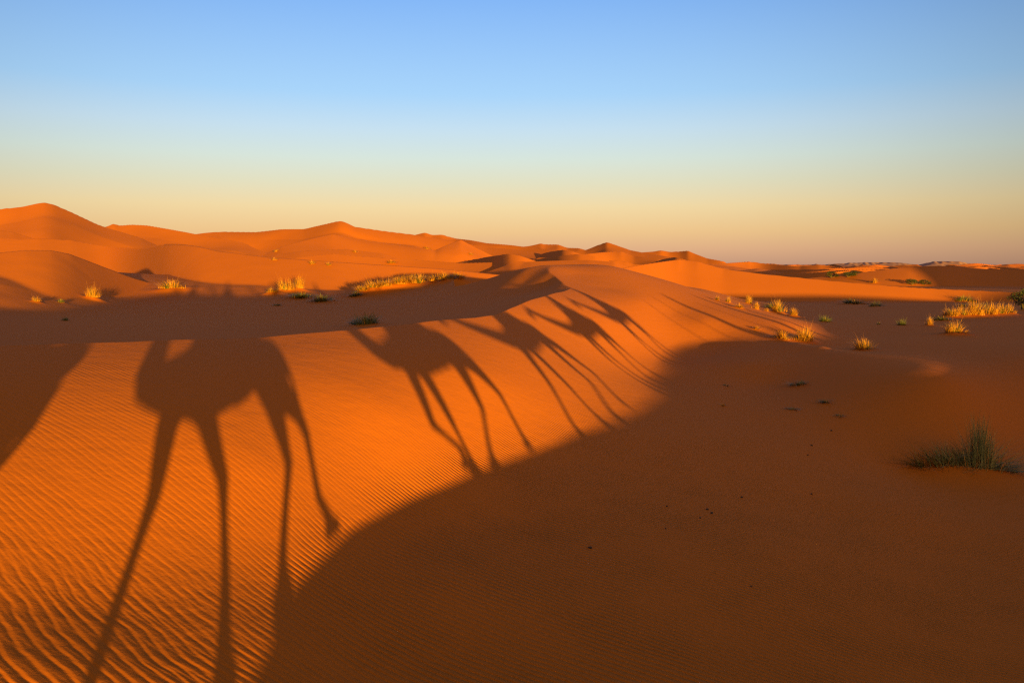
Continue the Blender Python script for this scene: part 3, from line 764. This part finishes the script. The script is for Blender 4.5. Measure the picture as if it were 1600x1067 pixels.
def make_rider(u, label, first):
    root = bpy.data.objects.new('person', None); COL.objects.link(root)
    v = float(path_v(u)); x, y = un_uv(u, v)
    gz = GZ(x, y)
    root['label'] = label; root['category'] = 'person'; root['group'] = 'riders of the caravan'
    root.rotation_euler = (0, 0, HEAD_ROT)
    root.location = (x, y, gz)
    z = 2.06
    body = []
    body.append([(-.06, 0, z + .09, .145, 1.1), (-.05, 0, z + .30, .125, 1.15), (-.02, 0, z + .47, .12, 1.35), (0, 0, z + .55, .07, 1.6)])
    body.append([(0, 0, z + .56, .055), (.02, 0, z + .66, .052)])
    body.append([(.01, 0, z + .77, .098, .86), (.03, 0, z + .73, .088, .84), (.045, 0, z + .665, .055, .9)])
    body.append([(.115, 0, z + .75, .015), (.132, 0, z + .722, .017)])
    body.append([(.103, 0, z + .675, .02, 1.5)])
    for s in (-1, 1):
        body.append([(.0, s * .092, z + .74, .022, .5), (.0, s * .094, z + .715, .016, .5)])
        body.append([(-.03, s * .10, z + .05, .105), (.20, s * .30, z - .02, .085), (.36, s * .40, z - .12, .06)])
        body.append([(.36, s * .40, z - .12, .06), (.26, s * .45, z - .36, .055), (.16, s * .46, z - .56, .04)])
        body.append([(.14, s * .46, z - .60, .045), (.26, s * .47, z - .63, .035), (.33, s * .47, z - .635, .025)])
        body.append([(0, s * .19, z + .50, .062), (.07, s * .25, z + .26, .046), (.10, s * .24, z + .20, .04), (.32, s * .13, z + .20, .032)])
        body.append([(.34, s * .11, z + .20, .033, .7), (.385, s * .08, z + .205, .03, .7)])
        for f in range(4):
            yy = s * (.105 - .021 * f)
            body.append([(.40, yy, z + .215, .011), (.43, yy, z + .20, .010), (.425, yy, z + .17, .009), (.40, yy, z + .165, .009)])
        body.append([(.355, s * .075, z + .20, .012), (.385, s * .05, z + .18, .010), (.405, s * .055, z + .165, .009)])
    blob('body', body, .011, skin_m, root, 2)
    rm = plain('robe_blue' if first else 'robe_cream', (.03, .06, .20) if first else (.45, .38, .28), .9, .15, 14)
    robe = []
    robe.append([(-.06, 0, z + .07, .18, 1.15), (-.05, 0, z + .30, .15, 1.2), (-.02, 0, z + .48, .145, 1.35), (0, 0, z + .55, .085, 1.5)])
    for s in (-1, 1):
        robe.append([(0, s * .19, z + .50, .085), (.07, s * .25, z + .26, .075), (.11, s * .235, z + .20, .07), (.25, s * .165, z + .20, .065)])
        robe.append([(-.03, s * .10, z + .05, .135), (.20, s * .30, z - .02, .115), (.36, s * .40, z - .14, .09), (.28, s * .45, z - .36, .08), (.22, s * .455, z - .45, .075)])
    blob('robe', robe, .02, rm, root, 3)
    bm = bmesh.new()
    for q, (rr, zz) in enumerate(((.098, .80), (.104, .83), (.094, .865), (.06, .89))):
        tube(bm, [(.005 + rr * math.cos(t), rr * .88 * math.sin(t), z + zz + .014 * math.sin(t + q * 1.7)) for t in np.linspace(0, 2 * math.pi, 25)], .034, n=8)
    bm_obj('turban', bm, plain('turban_cloth', (.05, .09, .30) if not first else (.50, .44, .34), .9, .2, 20), root)
    for s in (-1, 1):
        bm = bmesh.new(); bmesh.ops.create_uvsphere(bm, u_segments=10, v_segments=8, radius=.013, matrix=Matrix.Translation((.105, s * .034, z + .752)))
        bm_obj('eye', bm, eye_m, root)
    return root

def copy_rider(src, u, label):
    c = src.copy(); COL.objects.link(c)
    x, y = un_uv(u, float(path_v(u))); c.location = (x, y, GZ(x, y)); c['label'] = label
    for ch in src.children:
        d = ch.copy(); COL.objects.link(d); d.parent = c
    return c

def make_walker(u, label):
    """a person on foot at the tail of the caravan"""
    root = bpy.data.objects.new('person', None); COL.objects.link(root)
    x, y = un_uv(u, float(path_v(u)))
    root.location = (x, y, GZ(x, y)); root.rotation_euler = (0, 0, HEAD_ROT)
    root['label'] = label; root['category'] = 'person'; root['group'] = 'people on foot behind the caravan'
    z = .93; b = []
    b.append([(-.01, 0, z, .13, 1.15), (0, 0, z + .25, .115, 1.2), (.0, 0, z + .42, .12, 1.4), (0, 0, z + .50, .07, 1.6)])
    b.append([(0, 0, z + .50, .055), (.015, 0, z + .60, .052)])
    b.append([(.01, 0, z + .71, .098, .86), (.03, 0, z + .67, .088, .84), (.045, 0, z + .605, .055, .9)])
    b.append([(.115, 0, z + .69, .015), (.132, 0, z + .662, .017)])
    for s in (-1, 1):
        b.append([(.0, s * .092, z + .68, .022, .5), (.0, s * .094, z + .655, .016, .5)])
        b.append([(0, s * .09, z - .02, .095), (.03 * s + .03, s * .10, .48, .062), (.10 * s - .02, s * .10, .08, .042)])
        b.append([(.10 * s - .05, s * .10, .045, .045), (.10 * s + .08, s * .11, .03, .035), (.10 * s + .15, s * .11, .025, .025)])
        b.append([(0, s * .19, z + .45, .06), (-.03 - .03 * s, s * .25, z + .17, .046), (.03 - .05 * s, s * .25, z - .07, .034)])
        b.append([(.03 - .05 * s, s * .25, z - .10, .034, .6), (.035 - .05 * s, s * .25, z - .16, .036, .55)])
        for f in range(4):
            xx = .07 - .05 * s - .022 * f
            b.append([(xx, s * .25, z - .18, .011), (xx + .004, s * .245, z - .225, .010), (xx + .012, s * .235, z - .25 + .006 * f, .009)])
        b.append([(.07 - .05 * s, s * .24, z - .11, .012), (.092 - .05 * s, s * .23, z - .15, .010), (.088 - .05 * s, s * .225, z - .18, .009)])
    blob('body', b, .011, skin_m, root, 2)
    rb = [[(0, 0, .22, .17, 1.1), (0, 0, .6, .165, 1.1), (0, 0, z, .155, 1.15), (0, 0, z + .25, .135, 1.25), (0, 0, z + .42, .14, 1.4), (0, 0, z + .50, .08, 1.5)]]
    for s in (-1, 1): rb.append([(0, s * .19, z + .45, .082), (-.03 - .03 * s, s * .25, z + .17, .07), (.02 - .05 * s, s * .25, z - .02, .06)])
    blob('robe', rb, .02, plain('robe_brown', (.16, .10, .06), .9, .2, 12), root, 3)
    bm = bmesh.new()
    for q, (rr, zz) in enumerate(((.098, .74), (.104, .77), (.094, .805), (.06, .83))):
        tube(bm, [(.005 + rr * math.cos(t), rr * .88 * math.sin(t), z + zz + .014 * math.sin(t + q * 1.7)) for t in np.linspace(0, 2 * math.pi, 25)], .034, n=8)
    bm_obj('turban', bm, plain('turban_white', (.55, .50, .42), .9, .2, 20), root)
    for s in (-1, 1):
        bm = bmesh.new(); bmesh.ops.create_uvsphere(bm, u_segments=10, v_segments=8, radius=.013, matrix=Matrix.Translation((.105, s * .034, z + .692)))
        bm_obj('eye', bm, eye_m, root)
    return root

walker = make_walker(22.9, 'robed person on foot closest to the last camel, tallest of the slim shadows')
walker.scale = (1, 1, 1.08)
w2 = copy_rider(walker, 25.9, 'robed person on foot, middle of the slim shadows crossing the dune flank'); w2.scale = (1, 1, 1)
w3 = copy_rider(walker, 27.3, 'robed person on foot farthest back, shortest of the slim shadows'); w3.scale = (.93, .93, .93)

rider0 = None
for i, (u, neck, legs, k, lab, rlab) in enumerate(CAMELS):
    make_camel(i, u, neck, legs, k, lab)
    if i == 1:
        r = make_rider(u, rlab, True)                   # this rider sits just behind the view point
        x, y = un_uv(u, float(path_v(u)))
        r.location = (0.02, -0.20, GZ(x, y) - 0.02)
    elif rider0 is None:
        rider0 = make_rider(u, rlab, False)
    else:
        copy_rider(rider0, u, rlab)

# ---------------------------------------------------------------- grass, bushes and pebbles
def blade_mat(name, c0, c1):
    m, nt, b = mat(name)
    B = NB(nt)
    mx = B.n('ShaderNodeMix', data_type='RGBA')
    B.put(mx.inputs[0], B.attr('tint')); mx.inputs[6].default_value = (*c0, 1); mx.inputs[7].default_value = (*c1, 1)
    B.put(b.inputs['Base Color'], mx.outputs[2])
    b.inputs['Roughness'].default_value = .6; b.inputs['Specular IOR Level'].default_value = .25
    return m
straw_m = blade_mat('dry_grass', (.36, .125, .013), (.48, .21, .03))
green_m = blade_mat('green_grass', (.065, .072, .018), (.16, .15, .045))
bush_m = blade_mat('bush_leaf', (.022, .026, .008), (.06, .06, .018))
twig_m = plain('twig', (.10, .06, .03), .9)

def blades_mesh(name, n, seed, spread, lean, width, hmin=.35, ncl=7, tall=0):
    """a tuft one unit across and one unit tall"""
    r = random.Random(seed); vs, fs, tints = [], [], []
    cl = [(r.gauss(0, .45) * spread * .5, r.gauss(0, .45) * spread * .5) for _ in range(ncl)]
    for q_ in range(n + tall):
        cx, cy = r.choice(cl)
        bx, by = cx + r.gauss(0, .07), cy + r.gauss(0, .07)
        out = math.atan2(by, bx) + r.gauss(0, .7)
        rr_ = min(1, math.hypot(bx, by) / max(.1, spread * .62))
        L = r.uniform(hmin, 1.0) * (1 - .62 * rr_ * rr_)
        ln = abs(r.gauss(lean, lean * .5)) * (.55 + .8 * rr_); w = width * r.uniform(.6, 1.2); tint = r.random()
        if q_ >= n: L = r.uniform(1.05, 1.45); ln *= .6; w *= .55
        dx, dy = math.cos(out), math.sin(out); sx, sy = -dy, dx
        k = len(vs); seg = 4
        tw = r.uniform(-.5, .5)
        for i in range(seg + 1):
            t = i / seg
            px_ = bx + dx * ln * L * (t * .35 + t * t * .65); py_ = by + dy * ln * L * (t * .35 + t * t * .65)
            z_ = L * (t - .42 * min(1.2, ln) * t * t) - .06
            ww = w * (1 - t * .85) * .5
            ax, ay = sx * math.cos(tw) + dx * math.sin(tw), sy * math.cos(tw) + dy * math.sin(tw)
            vs += [(px_ - ax * ww, py_ - ay * ww, z_), (px_ + ax * ww, py_ + ay * ww, z_)]; tints += [tint] * 2
        for i in range(seg):
            a = k + 2 * i; fs.append((a, a + 1, a + 3, a + 2))
    me = bpy.data.meshes.new(name); me.from_pydata(vs, [], fs); me.update()
    at = me.attributes.new('tint', 'FLOAT', 'POINT'); at.data.foreach_set('value', np.array(tints, np.float32))
    return me

def leafy_mesh(name, n, seed):
    """a twiggy bush one unit across and one unit tall, made of small leaves"""
    r = random.Random(seed); vs, fs, tints = [], [], []
    cl = [(r.uniform(-.36, .36), r.uniform(-.3, .3), r.uniform(.25, .75), r.uniform(.13, .26)) for _ in range(11)]
    for _ in range(n):
        cx, cy, cz, cr = r.choice(cl)
        v = Vector((r.gauss(0, 1), r.gauss(0, 1), r.gauss(0, 1))).normalized() * cr * r.random() ** .4
        p = Vector((cx, cy, cz)) + v
        if p.z < 0: p.z = abs(p.z) * .3
        a = Vector((r.gauss(0, 1), r.gauss(0, 1), r.gauss(0, 1) + .6)).normalized(); b_ = a.cross(Vector((r.gauss(0, 1), r.gauss(0, 1), r.gauss(0, 1)))).normalized()
        l, w = r.uniform(.05, .10), r.uniform(.012, .024)
        k = len(vs); vs += [p - b_ * w, p + a * l * .5 + b_ * w, p + a * l, p + a * l * .4 - b_ * w]; tints += [r.random()] * 4
        fs.append((k, k + 1, k + 2, k + 3))
    me = bpy.data.meshes.new(name); me.from_pydata([tuple(v) for v in vs], [], fs); me.update()
    at = me.attributes.new('tint', 'FLOAT', 'POINT'); at.data.foreach_set('value', np.array(tints, np.float32))
    return me

def twig_mesh(name, seed):
    r = random.Random(seed); bm = bmesh.new()
    for _ in range(9):
        a = r.uniform(0, 6.28); l = r.uniform(.15, .38)
        tube(bm, [(0, 0, -.05), (math.cos(a) * l * .5, math.sin(a) * l * .5, r.uniform(.2, .3)), (math.cos(a) * l, math.sin(a) * l, r.uniform(.5, .8))], .018, .005, 5)
    me = bpy.data.meshes.new(name); bm.to_mesh(me); bm.free(); return me

KINDS_G = {}
def proto(kind):
    if kind in KINDS_G: return KINDS_G[kind]
    v = []
    for q in range(3):
        s_ = hash_ = {'straw': 10, 'low': 20, 'green': 30, 'greenlow': 40, 'bush': 50}[kind] + q
        if kind == 'straw': parts = [('dry_blades', blades_mesh('dry_blades', 460, s_, .80, .55, .019, .25, 10, 9), straw_m), ('green_blades', blades_mesh('green_blades', 110, s_ + 100, .7, .6, .018, .2), green_m)]
        elif kind == 'low': parts = [('dry_blades', blades_mesh('dry_blades', 300, s_, .8, .8, .03, .3, 10), straw_m), ('green_blades', blades_mesh('green_blades', 60, s_ + 100, .8, .8, .02, .2), green_m)]
        elif kind == 'green': parts = [('green_blades', blades_mesh('green_blades', 460, s_, .75, .6, .020, .3, 9, 14), green_m), ('dry_blades', blades_mesh('dry_blades', 40, s_ + 100, .6, .5, .014), straw_m)]
        elif kind == 'greenlow': parts = [('green_blades', blades_mesh('green_blades', 260, s_, .85, .8, .03, .3, 14), green_m), ('dry_blades', blades_mesh('dry_blades', 50, s_ + 100, .8, .7, .02), straw_m)]
        else: parts = [('leaves', leafy_mesh('leaves', 1500, s_), bush_m), ('twigs', twig_mesh('twigs', s_), twig_m)]
        for nm, me, mm in parts: me.materials.append(mm)
        v.append(parts)
    KINDS_G[kind] = v
    return v

rg = random.Random(5)
for k, (x, y, d, wid, hei, kind, lab, grp) in enumerate(TUFT_AT):
    if kind == 'big': continue
    root = bpy.data.objects.new('bush' if kind == 'bush' else 'grass_tuft', None); COL.objects.link(root)
    root.location = (x, y, GZ(x, y) - .02); root.rotation_euler = (0, 0, rg.uniform(0, 6.28))
    root['label'] = lab; root['category'] = 'bush' if kind == 'bush' else 'grass'
    if grp: root['group'] = grp
    sp = wid * (.86 if kind in ('straw', 'green') else .78)
    for nm, me, mm in proto(kind)[k % 3]:
        o = bpy.data.objects.new(nm, me); COL.objects.link(o); o.parent = root
        o.scale = (sp, sp, hei * (1.08 if kind in ('straw', 'green') else 1.25))

def big_tuft():
    """the large tuft in the right foreground"""
    x, y, d, wid, hei, kind, lab, grp = TUFT_AT[0]
    root = bpy.data.objects.new('grass_tuft', None); COL.objects.link(root)
    root.location = (x, y, GZ(x, y)); root['label'] = lab; root['category'] = 'grass'
    r = random.Random(77)
    px1 = d / F
    def strands(name, m, spec):
        vs, fs, tints = [], [], []
        for bx, by, ang, L, lean, n, sprd, w in spec:
            for _ in range(n):
                sx0, sy0 = bx + r.gauss(0, sprd), by + r.gauss(0, sprd * .8)
                z0 = GZ(x + sx0, y + sy0) - root.location.z - .015
                a = math.radians(ang) + r.gauss(0, .45); l = L * r.uniform(.45, 1.1); ln = max(.02, r.gauss(lean, .22)); ww = w * r.uniform(.6, 1.2); tt = r.random()
                dx, dy = math.cos(a), math.sin(a); tw = r.uniform(-1.2, 1.2); ax, ay = -dy * math.cos(tw) + dx * math.sin(tw), dx * math.cos(tw) + dy * math.sin(tw)
                k = len(vs); N = 6; wv = r.uniform(-.12, .12)
                for i in range(N + 1):
                    t = i / N
                    hx = ln * l * (t * .4 + t * t * .6); zz = z0 + l * math.sqrt(max(.05, 1 - min(.96, ln * ln * .85))) * (t - .35 * ln * t * t)
                    zz = max(zz, GZ_fast(sx0 + dx * hx, sy0 + dy * hx) + .004) if i else zz
                    ox = ax * wv * l * t * t; oy = ay * wv * l * t * t
                    hw = ww * .5 * (1 - .88 * t)
                    vs += [(sx0 + dx * hx + ox - ax * hw, sy0 + dy * hx + oy - ay * hw, zz), (sx0 + dx * hx + ox + ax * hw, sy0 + dy * hx + oy + ay * hw, zz + hw * .4)]; tints += [tt] * 2
                for i in range(N):
                    q = k + 2 * i; fs.append((q, q + 1, q + 3, q + 2))
        me = bpy.data.meshes.new(name); me.from_pydata(vs, [], fs); me.update()
        at = me.attributes.new('tint', 'FLOAT', 'POINT'); at.data.foreach_set('value', np.array(tints, np.float32))
        return link(name, me, m, root)
    gx = np.linspace(-2, 2, 41); GXX, GYY = np.meshgrid(gx, gx)
    HG = height(x + GXX, y + GYY) - root.location.z
    def GZ_fast(a, b):
        i = min(39, max(0, int((b + 2) * 10))); j = min(39, max(0, int((a + 2) * 10)))
        return float(HG[i, j])
    U_ = px1                                             # metres per photograph pixel here
    spec_g = [
        (28 * U_, .02, 85, 76 * U_, .2, 210, .12, .017), (22 * U_, .0, 55, 60 * U_, .45, 150, .10, .015), (36 * U_, .0, 25, 56 * U_, .40, 80, .09, .015),
        (10 * U_, .0, 150, 48 * U_, .45, 80, .10, .015), (-5 * U_, .0, 170, 40 * U_, .6, 70, .11, .015),
        (-30 * U_, -.02, 185, 62 * U_, .90, 110, .12, .016), (-55 * U_, -.05, 190, 55 * U_, .96, 90, .10, .016),
        (45 * U_, -.03, -20, 60 * U_, .90, 110, .11, .016), (65 * U_, -.08, -30, 45 * U_, .95, 70, .09, .016),
        (0, -.06, -70, 34 * U_, .85, 60, .22, .015), (-20 * U_, .1, 110, 36 * U_, .5, 60, .15, .015)]
    spec_d = [(25 * U_, .0, 80, 60 * U_, .30, 26, .12, .013), (-40 * U_, -.05, 200, 60 * U_, .92, 30, .15, .015), (50 * U_, -.04, -40, 60 * U_, .92, 34, .14, .015), (0, -.1, -80, 40 * U_, .8, 24, .2, .013)]
    strands('green_blades', blade_mat('tuft_green', (.10, .095, .020), (.25, .20, .055)), spec_g); strands('dry_blades', straw_m, spec_d)
big_tuft()

# unseen stalks added on the ridge to cast thin shadow lines across the dune
for u_, k_, lab in ((20.2, 1.0, 'thin dry stalk added to cast a long straight shadow across the far dune flank'),
                    (21.6, 1.12, 'tallest of the three dry stalks added on the ridge to cast thin shadows, next to the robed walkers'),
                    (24.3, .85, 'short dry stalk added to cast a thin shadow, between two of the robed walkers on the ridge')):
    x, y = un_uv(u_, float(path_v(u_)))
    root = bpy.data.objects.new('added_stalk', None); COL.objects.link(root); root.location = (x, y, GZ(x, y)); root.scale = (1, 1, k_)
    root['label'] = lab; root['category'] = 'added_stalk'; root['group'] = 'dry stalks added on the ridge to cast shadow streaks'
    bm = bmesh.new(); tube(bm, [(0, 0, -.1), (.01, 0, .5), (.0, .02, 1.0), (-.03, .03, 1.5)], .032, .02); bm_obj('stem', bm, straw_m, root)
    bm = bmesh.new(); tube(bm, [(-.03, .03, 1.48), (-.035, .03, 1.56), (-.05, .04, 1.66), (-.06, .05, 1.72)], .04, .01); bm_obj('seed_head', bm, straw_m, root)

# droppings / pebbles on the shaded sand
peb_m = plain('dark_pebble', (.035, .022, .016), .8, .3, 20)
def pebble_mesh(seed):
    r = random.Random(seed); bm = bmesh.new(); bmesh.ops.create_icosphere(bm, subdivisions=2, radius=1)
    for v in bm.verts:
        v.co *= 1 + r.uniform(-.12, .12)
    me = bpy.data.meshes.new('pebble'); bm.to_mesh(me); bm.free(); me.materials.append(peb_m)
    for p in me.polygons: p.use_smooth = True
    return me
PM = [pebble_mesh(s_) for s_ in range(3)]
PEBBLES = [(922, 856, 4.2, 'largest dark pebble, alone on the rippled shaded sand'), (1112, 802, 3.4, 'lower dark pebble of the close pair'), (1105, 796, 3.0, 'upper dark pebble of the close pair'),
           (1094, 809, 2.0, 'tiny dark pebble just below the close pair'), (1042, 791, 2.4, 'dark pebble left of the close pair, above the ripples'), (1040, 826, 2.0, 'dark pebble between the largest one and the close pair'),
           (1159, 777, 2.6, 'dark pebble up and right of the close pair'), (1268, 772, 2.4, 'dark pebble left of the large green tuft'), (1174, 916, 2.0, 'lowest dark pebble, alone on the shaded ripples'),
           (1299, 673, 2.2, 'uppermost dark pebble on the shaded sand'), (1268, 696, 2.2, 'dark pebble just below the uppermost one'), (1262, 711, 2.0, 'third dark pebble down from the uppermost one')]
for k, (px, py, sz, lab) in enumerate(PEBBLES):
    x, y, d = spot(px, py); r_ = sz * d / F * .66
    o = bpy.data.objects.new('pebble', PM[k % 3]); COL.objects.link(o)
    o.location = (x, y, GZ(x, y) + r_ * .35); o.scale = (r_ * 1.25, r_, r_ * .7); o.rotation_euler = (0, .1, k * 1.9)
    o['label'] = lab; o['category'] = 'pebble'; o['group'] = 'dark pebbles on the shaded sand'
